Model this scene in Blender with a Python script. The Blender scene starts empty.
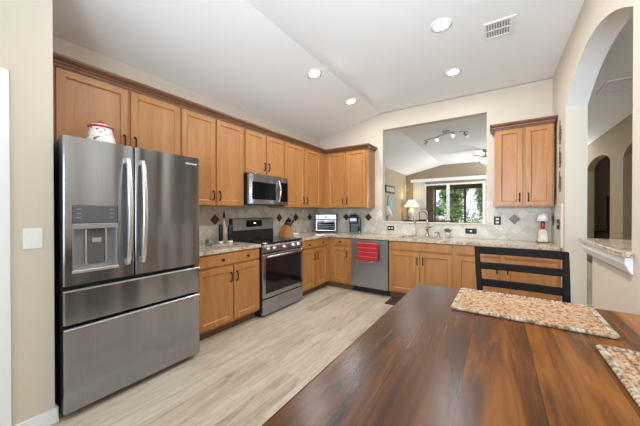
import bpy, math, random
from mathutils import Vector, Matrix
random.seed(7)
C = bpy.context.scene
COL = C.collection
PI = math.pi

# ------------------------------------------------------------------ camera
XL, YB, XR = -3.045, 4.604, 0.60      # left wall, back wall, arch wall
FLAT, EAVE = 3.06, 2.755              # ceiling heights
cam_d = bpy.data.cameras.new('camera'); cam = bpy.data.objects.new('camera', cam_d); COL.objects.link(cam)
cam.location = (0, 0, 1.313)
cam.rotation_euler = (PI/2 - 0.0061, 0, 0.5822)
cam_d.sensor_width = 36; cam_d.lens = 268.95/640*36
cam_d.clip_start = 0.02; cam_d.clip_end = 200
C.camera = cam
C.view_settings.view_transform = 'Standard'; C.view_settings.look = 'None'
C.view_settings.gamma = 1; C.view_settings.use_curve_mapping = False
C.view_settings.exposure = -0.06

# ------------------------------------------------------------------ world and lights
w = bpy.data.worlds.new('sky'); C.world = w; w.use_nodes = True
bg = w.node_tree.nodes['Background']
bg.inputs[0].default_value = (0.86, 0.93, 1.0, 1); bg.inputs[1].default_value = 1.3

def area(name, loc, rot, sx, sy, power, color, shape='RECTANGLE', spread=PI):
    d = bpy.data.lights.new(name, 'AREA'); d.shape = shape; d.size = sx
    if shape in ('RECTANGLE', 'ELLIPSE'): d.size_y = sy
    d.energy = power; d.color = color; d.spread = spread
    o = bpy.data.objects.new(name, d); COL.objects.link(o); o.location = loc; o.rotation_euler = rot
    return o
DAY = (0.86, 0.93, 1.0); WARM = (1.0, 0.86, 0.68); SOFT = (0.97, 0.97, 0.97)
# daylight through the breakfast-nook window behind the photographer
area('nook_window_light', (-0.8, -2.30, 1.35), (PI/2+.5, 0, 0), 2.4, 1.6, 42, (0.78, 0.92, 1.0))
area('living_fill_light', (1.4, -2.35, 1.5), (PI/2+.5, 0, 0), 1.1, 2.0, 110, DAY)  # unseen fill added to brighten the living-room side, no window here
# the photographer's flash bounced off the ceiling behind the camera
area('bounce_flash', (0.0, -0.9, 1.6), (PI-1.12, 0, .16), 1.1, 0.9, 62, (0.76, 0.88, 1.0), spread=math.radians(110))
area('family_fill_light', (1.45, 10.35, 1.6), (0, -(PI/2+.45), PI), 2.0, 1.0, 150, DAY)  # added fill that lifts the family-room ceiling, out of view, no window
sun = bpy.data.lights.new('sun', 'SUN'); sun.energy = 4; sun.angle = math.radians(4); sun.color = (1, .95, .86)
so = bpy.data.objects.new('sun', sun); COL.objects.link(so); so.rotation_euler = (math.radians(38), 0, math.radians(150))
DL = [(-1.90, 2.76), (-1.90, 3.76), (-0.445, 2.74), (-0.467, 3.742), (-0.445, 1.55), (-0.45, -1.2)]  # last two are unseen, added to lift the left cabinets and the room
FAM = [(-1.6, 6.0), (0.6, 6.0), (-1.6, 9.6), (0.8, 9.6)]  # unseen lamps added to brighten the family room, no fixtures
def ceil_z(x): return min(FLAT, EAVE + (x - XL)*(FLAT-EAVE)/1.30)
for i, (x, y) in enumerate(DL + FAM):
    r = 0 if x > -1.74 else -math.atan((FLAT-EAVE)/1.3)
    area('downlight_and_fill', (x, y, ceil_z(x) - 0.022), (0, r, 0), 0.12, 0.12, (13, 13, 14, 14, 22, 8)[i] if i < len(DL) else 9, SOFT, 'DISK')

# ------------------------------------------------------------------ materials
def mat(name, color, rough=0.5, metal=0.0, emit=None, estr=0, spec=None, trans=0, alpha=None):
    m = bpy.data.materials.new(name); m.use_nodes = True
    b = m.node_tree.nodes['Principled BSDF']
    b.inputs['Base Color'].default_value = (*color, 1)
    b.inputs['Roughness'].default_value = rough; b.inputs['Metallic'].default_value = metal
    if emit: b.inputs['Emission Color'].default_value = (*emit, 1); b.inputs['Emission Strength'].default_value = estr
    if spec is not None: b.inputs['Specular IOR Level'].default_value = spec
    if trans: b.inputs['Transmission Weight'].default_value = trans
    return m
def N(m, t, **k):
    n = m.node_tree.nodes.new(t)
    for a, v in k.items():
        if a.startswith('i_'): n.inputs[a[2:].replace('_', ' ')].default_value = v
        else: setattr(n, a, v)
    return n
def L(m, a, b): m.node_tree.links.new(a, b)
def ramp(m, stops, fac):
    r = N(m, 'ShaderNodeValToRGB'); e = r.color_ramp.elements
    while len(e) < len(stops): e.new(0.5)
    for i, (p, c) in enumerate(stops): e[i].position = p; e[i].color = (*c, 1)
    L(m, fac, r.inputs[0]); return r.outputs[0]
def pos(m, scale=(1, 1, 1), rot=(0, 0, 0)):
    g = N(m, 'ShaderNodeNewGeometry'); mp = N(m, 'ShaderNodeMapping')
    mp.inputs['Scale'].default_value = scale; mp.inputs['Rotation'].default_value = rot
    L(m, g.outputs['Position'], mp.inputs[0]); return mp.outputs[0]
def noise(m, vec, scale=5, detail=4, rough=.5, dist=0):
    n = N(m, 'ShaderNodeTexNoise'); n.inputs['Scale'].default_value = scale; n.inputs['Detail'].default_value = detail
    n.inputs['Roughness'].default_value = rough; n.inputs['Distortion'].default_value = dist
    L(m, vec, n.inputs['Vector']); return n.outputs['Fac']
def bump(m, h, strength=.1, dist=.01):
    b = N(m, 'ShaderNodeBump'); b.inputs['Strength'].default_value = strength; b.inputs['Distance'].default_value = dist
    L(m, h, b.inputs['Height']); L(m, b.outputs[0], bsdf(m).inputs['Normal'])
def bsdf(m): return m.node_tree.nodes['Principled BSDF']
def mathn(m, op, a, b=None):
    n = N(m, 'ShaderNodeMath', operation=op)
    for i, v in enumerate((a, b)):
        if v is None: continue
        if isinstance(v, (int, float)): n.inputs[i].default_value = v
        else: L(m, v, n.inputs[i])
    return n.outputs[0]
def mix(m, fac, a, b, mode='MIX'):
    n = N(m, 'ShaderNodeMix', data_type='RGBA', blend_type=mode)
    for s, v in ((0, fac), (6, a), (7, b)):
        if isinstance(v, (int, float)): n.inputs[s].default_value = v
        elif isinstance(v, tuple): n.inputs[s].default_value = (*v, 1)
        else: L(m, v, n.inputs[s])
    return n.outputs[2]

def wallpaint(name, c):
    m = mat(name, c, .75)
    bump(m, noise(m, pos(m), 160, 3), .06, .002); return m
M = {}
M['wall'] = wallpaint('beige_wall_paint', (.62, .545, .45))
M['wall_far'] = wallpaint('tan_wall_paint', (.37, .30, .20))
M['ceiling'] = mat('white_ceiling', (.89, .915, .935), .85)
bump(M['ceiling'], noise(M['ceiling'], pos(M['ceiling']), 45, 5, .6), .25, .004)
M['trim'] = mat('white_trim_paint', (.82, .83, .84), .4)

def wood(name, dark, mid, light, scale, rough, sp=None, coat=0):
    m = mat(name, mid, rough)
    v = pos(m, scale)
    n1 = noise(m, v, 2.2, 6, .6, .6)
    v2 = pos(m, tuple(s*5 for s in scale)); n2 = noise(m, v2, 4, 4, .6, .2)
    f = mathn(m, 'ADD', mathn(m, 'MULTIPLY', n1, .7), mathn(m, 'MULTIPLY', n2, .3))
    L(m, ramp(m, [(.3, dark), (.5, mid), (.7, light)], f), bsdf(m).inputs['Base Color'])
    bsdf(m).inputs['Coat Weight'].default_value = coat
    return m
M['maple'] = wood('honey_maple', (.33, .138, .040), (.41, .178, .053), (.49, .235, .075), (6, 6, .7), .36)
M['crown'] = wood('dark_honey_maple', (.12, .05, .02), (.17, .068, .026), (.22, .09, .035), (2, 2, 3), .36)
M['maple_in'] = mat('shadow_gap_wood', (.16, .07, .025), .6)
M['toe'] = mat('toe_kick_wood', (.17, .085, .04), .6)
M['bronze'] = mat('dark_bronze', (.025, .018, .015), .35, .8)
M['black'] = mat('black_plastic', (.012, .012, .013), .35)
M['blackgloss'] = mat('black_glass', (.006, .006, .007), .06)
M['chairblack'] = mat('black_painted_wood', (.009, .006, .005), .6, spec=.1)
M['white'] = mat('white_plastic', (.8, .8, .78), .4)
M['chrome'] = mat('polished_metal', (.72, .72, .73), .16, 1)
M['satin'] = mat('satin_silver', (.78, .78, .80), .32, 1)
M['nickel'] = mat('brushed_nickel', (.50, .47, .43), .25, 1)
M['darkgrey'] = mat('dark_grey_plastic', (.10, .10, .105), .4)
M['midgrey'] = mat('grey_plastic', (.30, .30, .31), .3, .3)
M['glow'] = mat('lamp_glow', (1, 1, 1), .5, 0, (1, .97, .92), 9)
M['shade'] = mat('lit_lamp_shade', (.85, .74, .55), .8, 0, (1, .80, .52), 1.1)
M['shade_off'] = mat('white_lamp_shade', (.85, .85, .88), .8)
M['red'] = mat('red_glaze', (.45, .025, .02), .3)
M['ceramic'] = mat('white_ceramic', (.82, .80, .76), .2)
M['gold'] = mat('cream_ceramic', (.72, .62, .42), .35)
M['green'] = mat('leaf_green', (.10, .22, .05), .5)
M['terracotta'] = mat('terracotta', (.42, .16, .08), .7)
M['display'] = mat('display_digits', (.6, .8, .9), .5, 0, (.7, .9, 1), 1.5)
M['iron'] = mat('bronze_wire', (.12, .085, .04), .45, .6)

def steel(name, c, rough, vert=True):
    m = mat(name, c, rough, 1)
    v = pos(m, (60, 60, .6) if vert else (1, 1, 160))
    n = noise(m, v, 6, 3)
    L(m, ramp(m, [(.3, tuple(x*.94 for x in c)), (.7, tuple(min(1, x*1.05) for x in c))], n), bsdf(m).inputs['Base Color'])
    bsdf(m).inputs['Anisotropic'].default_value = .6
    return m
M['steel'] = steel('brushed_stainless', (.38, .40, .445), .2)
bump(M['steel'], noise(M['steel'], pos(M['steel'], (2, 2, .08)), 1.7, 1), .9, .06)
M['steel2'] = steel('satin_stainless', (.40, .415, .44), .3)
M['fridge_side'] = mat('black_side_panel', (.02, .02, .022), .4)

# granite
m = mat('granite', (.6, .5, .4), .16); M['granite'] = m
v = pos(m)
n1 = noise(m, v, 9, 6, .65, .8); n2 = noise(m, v, 70, 3, .7); n3 = noise(m, v, 30, 5, .7, 1)
c1 = ramp(m, [(.30, (.30, .20, .13)), (.45, (.56, .47, .35)), (.58, (.70, .63, .52)), (.75, (.50, .40, .28))], n1)
c2 = ramp(m, [(.36, (.10, .075, .06)), (.46, (.9, .85, .8)), (1, (1, 1, 1))], n2)
c3 = ramp(m, [(.34, (.35, .25, .2)), (.46, (1, 1, 1))], n3)
L(m, mix(m, .8, mix(m, .75, c1, c2, 'MULTIPLY'), c3, 'MULTIPLY'), bsdf(m).inputs['Base Color'])

# diagonal travertine tile; axis is the wall's running axis, a0 the centre of one tile
def tile(name, axis, a0, z0, D):
    m = mat(name, (.6, .55, .45), .35)
    g = N(m, 'ShaderNodeNewGeometry'); s = N(m, 'ShaderNodeSeparateXYZ'); L(m, g.outputs['Position'], s.inputs[0])
    a = mathn(m, 'SUBTRACT', s.outputs[axis], a0); z = mathn(m, 'SUBTRACT', s.outputs['Z'], z0)
    u = mathn(m, 'DIVIDE', mathn(m, 'ADD', a, z), D); vv = mathn(m, 'DIVIDE', mathn(m, 'SUBTRACT', a, z), D)
    u5 = mathn(m, 'ADD', u, .5); v5 = mathn(m, 'ADD', vv, .5)
    def edge(q):
        f = mathn(m, 'FRACT', mathn(m, 'ADD', q, 100.0)); return mathn(m, 'MINIMUM', f, mathn(m, 'SUBTRACT', 1.0, f))
    e = mathn(m, 'MINIMUM', edge(u5), edge(v5))
    grout = mathn(m, 'LESS_THAN', e, .022)
    cell = N(m, 'ShaderNodeCombineXYZ'); L(m, mathn(m, 'FLOOR', u5), cell.inputs[0]); L(m, mathn(m, 'FLOOR', v5), cell.inputs[1])
    wn = N(m, 'ShaderNodeTexWhiteNoise', noise_dimensions='3D'); L(m, cell.outputs[0], wn.inputs['Vector'])
    nn = noise(m, pos(m), 14, 5, .6, 1.2)
    f = mathn(m, 'ADD', mathn(m, 'MULTIPLY', wn.outputs['Value'], .4), mathn(m, 'MULTIPLY', nn, .6))
    base = ramp(m, [(.25, (.50, .45, .37)), (.5, (.62, .57, .48)), (.75, (.72, .68, .60))], f)
    L(m, mix(m, grout, base, (.52, .48, .41)), bsdf(m).inputs['Base Color'])
    return m
M['tile_back'] = tile('diagonal_tile_back', 'X', -1.965, 1.205, .1457)
M['tile_left'] = tile('diagonal_tile_left', 'Y', 3.813, 1.20, .1457)
M['tile_edge'] = mat('cream_stone_trim', (.66, .60, .50), .35)
m = mat('bronze_accent_tile', (.06, .04, .03), .3, .4); M['accent'] = m
L(m, ramp(m, [(.35, (.035, .024, .018)), (.65, (.13, .085, .05))], noise(m, pos(m), 60, 3)), bsdf(m).inputs['Base Color'])

# vinyl plank floor, boards run along Y
m = mat('plank_floor', (.6, .5, .4), .42); M['floor'] = m
vec = pos(m, (1, 1, 1), (0, 0, PI/2))
br = N(m, 'ShaderNodeTexBrick'); br.offset = .37; br.inputs['Scale'].default_value = 1
br.inputs['Brick Width'].default_value = 1.22; br.inputs['Row Height'].default_value = .18; br.inputs['Mortar Size'].default_value = .0016
br.inputs['Color1'].default_value = (0, 0, 0, 1); br.inputs['Color2'].default_value = (1, 1, 1, 1); br.inputs['Mortar'].default_value = (.4, .4, .4, 1)
br.inputs['Bias'].default_value = 0
L(m, vec, br.inputs['Vector'])
sep = N(m, 'ShaderNodeSeparateColor'); L(m, br.outputs['Color'], sep.inputs[0])
gr = noise(m, pos(m, (9, 1.1, 1)), 2.4, 7, .62, 1.0); gr2 = noise(m, pos(m, (60, 3, 1)), 2, 3)
f = mathn(m, 'ADD', mathn(m, 'MULTIPLY', sep.outputs[0], .20), mathn(m, 'ADD', mathn(m, 'MULTIPLY', gr, .72), mathn(m, 'MULTIPLY', gr2, .12)))
base = ramp(m, [(.28, (.27, .20, .135)), (.45, (.44, .36, .27)), (.62, (.56, .48, .38)), (.82, (.64, .57, .47))], f)
L(m, mix(m, mathn(m, 'MULTIPLY', br.outputs['Fac'], .55), base, (.25, .18, .12)), bsdf(m).inputs['Base Color'])
M['floor_dark'] = wood('brown_plank_floor', (.10, .055, .03), (.16, .09, .05), (.22, .13, .07), (8, 1, 1), .4)

# dark table top, boards along Y
m = mat('walnut_table', (.15, .05, .02), .27, spec=.24); M['table'] = m
g = N(m, 'ShaderNodeNewGeometry'); s = N(m, 'ShaderNodeSeparateXYZ'); L(m, g.outputs['Position'], s.inputs[0])
bx = mathn(m, 'DIVIDE', mathn(m, 'SUBTRACT', s.outputs['X'], .083), .152)
wn = N(m, 'ShaderNodeTexWhiteNoise', noise_dimensions='1D'); L(m, mathn(m, 'FLOOR', bx), wn.inputs['W'])
ofs = N(m, 'ShaderNodeCombineXYZ'); L(m, mathn(m, 'MULTIPLY', wn.outputs['Value'], 9), ofs.inputs[1])
va = N(m, 'ShaderNodeVectorMath', operation='ADD'); L(m, pos(m, (8.5, .75, 1)), va.inputs[0]); L(m, ofs.outputs[0], va.inputs[1])
g1 = noise(m, va.outputs[0], 1.7, 6, .6, .7); g2 = noise(m, pos(m, (38, 1.6, 1)), 2, 4)
f = mathn(m, 'ADD', mathn(m, 'MULTIPLY', wn.outputs['Value'], .22), mathn(m, 'ADD', mathn(m, 'MULTIPLY', g1, .66), mathn(m, 'MULTIPLY', g2, .14)))
base = ramp(m, [(.30, (.022, .007, .002)), (.45, (.085, .027, .005)), (.58, (.22, .075, .012)), (.75, (.38, .150, .028))], f)
fr = mathn(m, 'FRACT', bx); ed = mathn(m, 'MINIMUM', fr, mathn(m, 'SUBTRACT', 1.0, fr))
L(m, mix(m, mathn(m, 'MULTIPLY', mathn(m, 'LESS_THAN', ed, .008), .55), base, (.012, .005, .003)), bsdf(m).inputs['Base Color'])



# jute
m = mat('braided_jute', (.5, .35, .2), .9); M['jute'] = m
n = noise(m, pos(m, (1, 1, .3)), 75, 2, .5)
L(m, ramp(m, [(.30, (.16, .05, .04)), (.40, (.34, .17, .085)), (.52, (.44, .27, .14)), (.62, (.50, .36, .22)), (.72, (.30, .23, .20))], n), bsdf(m).inputs['Base Color'])
m = mat('jute_border', (.5, .4, .3), .9); M['jute_edge'] = m
L(m, ramp(m, [(.36, (.14, .10, .07)), (.46, (.38, .25, .14)), (.62, (.46, .39, .33))], noise(m, pos(m, (1, 1, .3)), 60, 2)), bsdf(m).inputs['Base Color'])
# towel
m = mat('red_striped_towel', (.55, .02, .02), .9); M['towel'] = m
g = N(m, 'ShaderNodeNewGeometry'); s = N(m, 'ShaderNodeSeparateXYZ'); L(m, g.outputs['Position'], s.inputs[0])
st = mathn(m, 'FRACT', mathn(m, 'MULTIPLY', s.outputs['Z'], 14.5))
L(m, ramp(m, [(0, (.18, .008, .010)), (.12, (.42, .018, .024)), (.70, (.40, .016, .022)), (.80, (.55, .16, .13)), (.9, (.42, .02, .022))], st), bsdf(m).inputs['Base Color'])
# jar body
m = mat('painted_jar', (.8, .78, .74), .25); M['jarpaint'] = m
L(m, ramp(m, [(.60, (.80, .77, .73)), (.64, (.42, .06, .06)), (.74, (.35, .10, .12))], noise(m, pos(m), 42, 2)), bsdf(m).inputs['Base Color'])
m = mat('foliage', (.2, .35, .1), .6); M['foliage'] = m
L(m, ramp(m, [(.3, (.10, .17, .06)), (.5, (.28, .38, .16)), (.7, (.55, .62, .38))], noise(m, pos(m), 3, 4)), bsdf(m).inputs['Base Color'])
M['bark'] = mat('bark', (.22, .17, .13), .9)
M['grass'] = mat('grass', (.20, .30, .09), .9)
M['lanai'] = mat('brown_lanai_frame', (.17, .115, .065), .6)
M['concrete'] = mat('patio_concrete', (.5, .47, .43), .8)
M['darkwood'] = mat('dark_furniture', (.035, .022, .015), .4)
M['art_teal'] = mat('teal_art', (.16, .34, .36), .5)
M['art_grey'] = mat('grey_print', (.36, .36, .34), .5)
M['blind'] = mat('white_vertical_blind', (.74, .72, .67), .7)
M['matbrown'] = mat('brown_rubber_mat', (.05, .028, .015), .7)
m = mat('window_glass', (1, 1, 1), 0.0, 0, trans=1); M['glass'] = m
bsdf(m).inputs['IOR'].default_value = 1.02
M['clearglass'] = mat('clear_bottle_glass', (.85, .9, .85), .03, 0, trans=.9)

# ------------------------------------------------------------------ mesh helpers
ORG = {}
class MB:
    def __init__(s): s.v = []; s.f = []; s.sm = []
    def add(s, vs, fs, smooth=False):
        k = len(s.v); s.v += [tuple(p) for p in vs]
        for f in fs: s.f.append([i + k for i in f]); s.sm.append(smooth)
        return s
    def box(s, x0, x1, y0, y1, z0, z1):
        x0, x1 = sorted((x0, x1)); y0, y1 = sorted((y0, y1)); z0, z1 = sorted((z0, z1))
        return s.add([(x, y, z) for z in (z0, z1) for y in (y0, y1) for x in (x0, x1)],
                     [(0, 2, 3, 1), (4, 5, 7, 6), (0, 1, 5, 4), (1, 3, 7, 5), (3, 2, 6, 7), (2, 0, 4, 6)])
    def tube(s, path, r, n=10, cap=True, flat=None):
        P = [Vector(p) for p in path]; R = r if isinstance(r, (list, tuple)) else [r]*len(P)
        rings = []; up = Vector((0, 0, 1)); prev = None
        for i, p in enumerate(P):
            t = (P[min(i+1, len(P)-1)] - P[max(i-1, 0)]).normalized()
            if prev is None:
                a = t.cross(up)
                if a.length < .05: a = t.cross(Vector((0, 1, 0)))
            else: a = prev - t*prev.dot(t)
            a.normalize(); prev = a; b = t.cross(a)
            fl = flat or 1
            rings.append([p + a*math.cos(2*PI*k/n)*R[i] + b*math.sin(2*PI*k/n)*R[i]*fl for k in range(n)])
        vs = [q for rg in rings for q in rg]; fs = []
        for i in range(len(P)-1):
            for k in range(n): fs.append((i*n+k, i*n+(k+1) % n, (i+1)*n+(k+1) % n, (i+1)*n+k))
        s.add(vs, fs, True)
        if cap:
            s.add(rings[0], [tuple(range(n))[::-1]]); s.add(rings[-1], [tuple(range(n))])
        return s
    def lathe(s, prof, c=(0, 0, 0), n=24, axis='Z', smooth=True):
        vs = []
        for r, h in prof:
            for k in range(n):
                a = 2*PI*k/n; u, v_ = r*math.cos(a), r*math.sin(a)
                q = {'Z': (u, v_, h), 'X': (h, u, v_), 'Y': (u, h, v_)}[axis]
                vs.append((q[0]+c[0], q[1]+c[1], q[2]+c[2]))
        fs = []
        for i in range(len(prof)-1):
            for k in range(n): fs.append((i*n+k, i*n+(k+1) % n, (i+1)*n+(k+1) % n, (i+1)*n+k))
        s.add(vs, fs, smooth)
        s.add(vs[:n], [tuple(range(n))]); s.add(vs[-n:], [tuple(range(n))]); return s
    def ell(s, c, r, n=10, m_=6, R=None):
        vs = []; fs = []
        for i in range(m_+1):
            t = PI*i/m_
            for k in range(n):
                a = 2*PI*k/n
                q = Vector((r[0]*math.sin(t)*math.cos(a), r[1]*math.sin(t)*math.sin(a), r[2]*math.cos(t)))
                if R: q = R @ q
                vs.append(q + Vector(c))
        for i in range(m_):
            for k in range(n): fs.append((i*n+k, i*n+(k+1) % n, (i+1)*n+(k+1) % n, (i+1)*n+k))
        return s.add(vs, fs, True)
    def prism(s, poly, a, b, axis='Y'):
        def P(p, h): return {'Y': (p[0], h, p[1]), 'X': (h, p[0], p[1]), 'Z': (p[0], p[1], h)}[axis]
        n = len(poly)
        return s.add([P(p, a) for p in poly] + [P(p, b) for p in poly],
                     [tuple(range(n)), tuple(range(n, 2*n))[::-1]] + [(i, (i+1) % n, n+(i+1) % n, n+i) for i in range(n)])
    def loops(s, lps, cap=True):   # list of 4-vertex loops, bridged, both ends filled
        vs = [p for l in lps for p in l]; fs = []
        n = len(lps[0])
        for i in range(len(lps)-1):
            for k in range(n): fs.append((i*n+k, i*n+(k+1) % n, (i+1)*n+(k+1) % n, (i+1)*n+k))
        if cap: fs.append(tuple(range(n))); fs.append(tuple(range((len(lps)-1)*n, len(lps)*n)))
        return s.add(vs, fs)
    def build(s, name, material, parent=None, bevel=0, normals=True, seg=2):
        o = Vector((0, 0, 0))
        if parent is not None: o = ORG[parent.name]
        me = bpy.data.meshes.new(name)
        me.from_pydata([(p[0]-o[0], p[1]-o[1], p[2]-o[2]) for p in s.v], [], s.f)
        me.polygons.foreach_set('use_smooth', s.sm); me.update()
        if normals:
            import bmesh
            bm = bmesh.new(); bm.from_mesh(me); bmesh.ops.remove_doubles(bm, verts=bm.verts, dist=1e-5)
            bmesh.ops.recalc_face_normals(bm, faces=bm.faces); bm.to_mesh(me); bm.free()
        me.materials.append(M[material] if isinstance(material, str) else material)
        ob = bpy.data.objects.new(name, me); COL.objects.link(ob); ORG[ob.name] = o
        if parent is not None: ob.parent = parent
        if bevel:
            b = ob.modifiers.new('bevel', 'BEVEL'); b.width = bevel; b.segments = seg; b.limit_method = 'ANGLE'; b.angle_limit = .7
        return ob
def thing(name, label, cat, loc, group=None):
    o = bpy.data.objects.new(name, None); COL.objects.link(o); o.location = loc; o.empty_display_size = .1
    ORG[o.name] = Vector(loc); o['label'] = label; o['category'] = cat
    if group: o['group'] = group
    return o
def tag(o, label, cat, group=None):
    o['label'] = label; o['category'] = cat
    if group: o['group'] = group
    return o
def struct(o): o['kind'] = 'structure'; return o
def B(*a): return MB().box(*a)

# ------------------------------------------------------------------ setting
struct(B(-3.4, 2.0, -2.6, 11.1, -.12, 0).build('floor', 'floor'))
struct(B(2.0, 4.6, -2.6, 11.1, -.12, 0).build('floor_hall', 'floor_dark'))
cp = [(XL-.3, EAVE-.07), (XL, EAVE), (XL+1.30, FLAT), (4.6, FLAT), (4.6, FLAT+.15), (XL-.3, FLAT+.15)]
struct(MB().prism(cp, -2.6, 11.1).build('ceiling', 'ceiling'))
struct(B(XL-.15, XL, .486, 4.604+.12, 0, 2.9).build('wall_left', 'wall'))
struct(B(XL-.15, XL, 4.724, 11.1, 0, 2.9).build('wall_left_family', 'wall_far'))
# closet block with the light switch, its doorway side towards the photographer
struct(B(XL-.15, -2.30, .27-.0, .486, 0, 3.05).build('wall_switch', 'wall'))
struct(B(XL-.15, -2.30, -2.6, .27, 2.10, 3.05).build('wall_over_doorway', 'wall'))
struct(B(XL-.15, -2.36, -2.6, .27, 0, 2.10).build('door_1', 'trim'))
struct(MB().box(-2.34, -2.285, .235, .305, 0, 2.105).box(-2.34, -2.285, -.62, .235, 2.035, 2.105).build('trim_1', 'trim', bevel=.004))
struct(MB().box(-2.30, -2.286, .306, .50, 0, .09).box(-2.36, -2.286, .486, .50, 0, .09).build('baseboard_switch', 'trim', bevel=.003))
# behind the photographer
bw = MB().box(-2.3, -2.0, -2.6, -2.5, 0, 3.06).box(.4, .6, -2.6, -2.5, 0, 3.06).box(-2.0, .4, -2.6, -2.5, 0, .6).box(-2.0, .4, -2.6, -2.5, 2.5, 3.06)
bw.box(.6, 4.6, -2.6, -2.5, 0, 3.06)
struct(bw.build('wall_front', 'wall'))
wf = MB()
for x in (-2.0, -1.22, -.42, .36): wf.box(x, x+.04, -2.56, -2.50, .6, 2.5)
for z in (.6, 1.8, 2.46): wf.box(-2.0, .4, -2.56, -2.50, z, z+.04)
struct(wf.build('window_1', 'trim'))
# back wall with the pass-through
OX0, OX1, OZ0, OZ1 = -1.70, -.13, 1.135, 2.757
bw = MB().box(XL, OX0, YB, YB+.12, 0, 3.05).box(OX1, XR, YB, YB+.12, 0, 3.05).box(OX0, OX1, YB, YB+.12, 0, OZ0-.02).box(OX0, OX1, YB, YB+.12, OZ1, 3.05)
struct(bw.build('wall_back', 'wall'))
struct(B(OX0, OX1, YB-.025, YB+.14, OZ0-.02, OZ0).build('trim_2', 'tile_edge', bevel=.006))
# arch wall
Y0, Y1, ZS, RISE = 2.11, 3.80, 2.40, .27
aw = MB().box(XR, XR+.17, -2.5, Y0, 0, 3.06).box(XR, XR+.17, Y1, YB+.12, 0, 3.06)
K = 40; prev = None
pts = []
for k in range(K+1):
    t = -1 + 2*k/K; pts.append(((Y0+Y1)/2 + (Y1-Y0)/2*t, ZS + RISE*(1-t*t)))
for k in range(K):
    (ya, za), (yb, zb) = pts[k], pts[k+1]
    aw.add([(XR, ya, za), (XR, yb, zb), (XR, yb, 3.06), (XR, ya, 3.06)], [(0, 1, 2, 3)])
    aw.add([(XR+.17, ya, za), (XR+.17, yb, zb), (XR+.17, yb, 3.06), (XR+.17, ya, 3.06)], [(3, 2, 1, 0)])
    aw.add([(XR, ya, za), (XR, yb, zb), (XR+.17, yb, zb), (XR+.17, ya, za)], [(3, 2, 1, 0)], True)
awo = struct(aw.build('wall_right', 'wall', normals=False))
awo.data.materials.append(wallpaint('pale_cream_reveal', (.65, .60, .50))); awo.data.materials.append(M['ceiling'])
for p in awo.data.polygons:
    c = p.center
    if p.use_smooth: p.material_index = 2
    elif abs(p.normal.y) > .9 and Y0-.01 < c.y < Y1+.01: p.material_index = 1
struct(B(XR+.025, XR+.145, Y0, 2.93, 0, 1.00).build('wall_low', 'wall'))
lt = MB().prism([(XR-.006, .98), (XR-.03, 1.03), (XR-.03, 1.065), (XR+.06, 1.065), (XR+.06, .98)], Y0-.02, 2.955)
lt.box(XR+.02, XR+.15, Y0, 2.955, 1.0, 1.065)
struct(lt.build('trim_3', 'trim'))
lg = MB().box(XR-.045, XR+.24, Y0+.002, 2.99, 1.067, 1.098).box(XR-.045, XR-.002, Y0-.04, Y0+.002, 1.067, 1.098)
tag(lg.build('granite_ledge', 'granite', bevel=.006), 'speckled granite ledge capping the half wall inside the right archway', 'ledge')
# far wall with the slider
SX0, SX1, SZ = -2.36, -.35, 2.36
fw = MB().box(XL, SX0, 11, 11.1, 0, 3.05).box(SX1, 2.0, 11, 11.1, 0, 3.05).box(SX0, SX1, 11, 11.1, SZ, 3.05)
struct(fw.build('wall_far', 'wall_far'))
sf = MB()
sf.box(SX0, SX1, 10.97, 11.05, SZ-.06, SZ).box(SX0, SX1, 10.97, 11.05, 0, .06)
for x, ww in ((SX0, .05), (-1.58, .10), (SX1-.07, .07)): sf.box(x, x+ww, 10.97, 11.05, .06, SZ-.06)
dr = struct(sf.build('door_2', 'trim'))
gl = B(SX0+.05, SX1-.07, 11.005, 11.011, .06, SZ-.06).build('window_2', 'glass'); struct(gl)
# hall wall with arches on the family side
hw = MB()
def archwall(mb, x0, x1, ya, yb, zs, rise, ztop, K=20):
    P = [((ya+yb)/2 - (yb-ya)/2*math.cos(PI*k/K), zs + rise*math.sin(PI*k/K)) for k in range(K+1)]
    for k in range(K):
        (a, za), (b, zb) = P[k], P[k+1]
        mb.add([(x0, a, za), (x0, b, zb), (x0, b, ztop), (x0, a, ztop)], [(0, 1, 2, 3)])
        mb.add([(x1, a, za), (x1, b, zb), (x1, b, ztop), (x1, a, ztop)], [(3, 2, 1, 0)])
        mb.add([(x0, a, za), (x0, b, zb), (x1, b, zb), (x1, a, za)], [(3, 2, 1, 0)], True)
hw.box(2.0, 2.15, 9.95, 11, 0, 3.06).box(2.0, 2.15, 7.45, 8.15, 0, 3.06).box(2.0, 2.15, -2.5, 5.8, 0, 3.06)
archwall(hw, 2.0, 2.15, 8.15, 9.95, 2.36, .26, 3.06); archwall(hw, 2.0, 2.15, 5.8, 7.45, 2.30, .28, 3.06)
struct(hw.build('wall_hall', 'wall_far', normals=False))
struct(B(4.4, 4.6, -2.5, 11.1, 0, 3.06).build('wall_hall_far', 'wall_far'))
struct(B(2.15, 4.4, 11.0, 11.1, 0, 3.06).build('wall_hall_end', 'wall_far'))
struct(MB().box(1.985, 2.0, 9.95, 11, 0, .12).box(1.985, 2.0, 7.45, 8.15, 0, .12).box(4.385, 4.4, 4, 11, 0, .12).box(2.15, 4.385, 10.985, 11, 0, .12).build('baseboard_hall', 'trim'))

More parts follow.
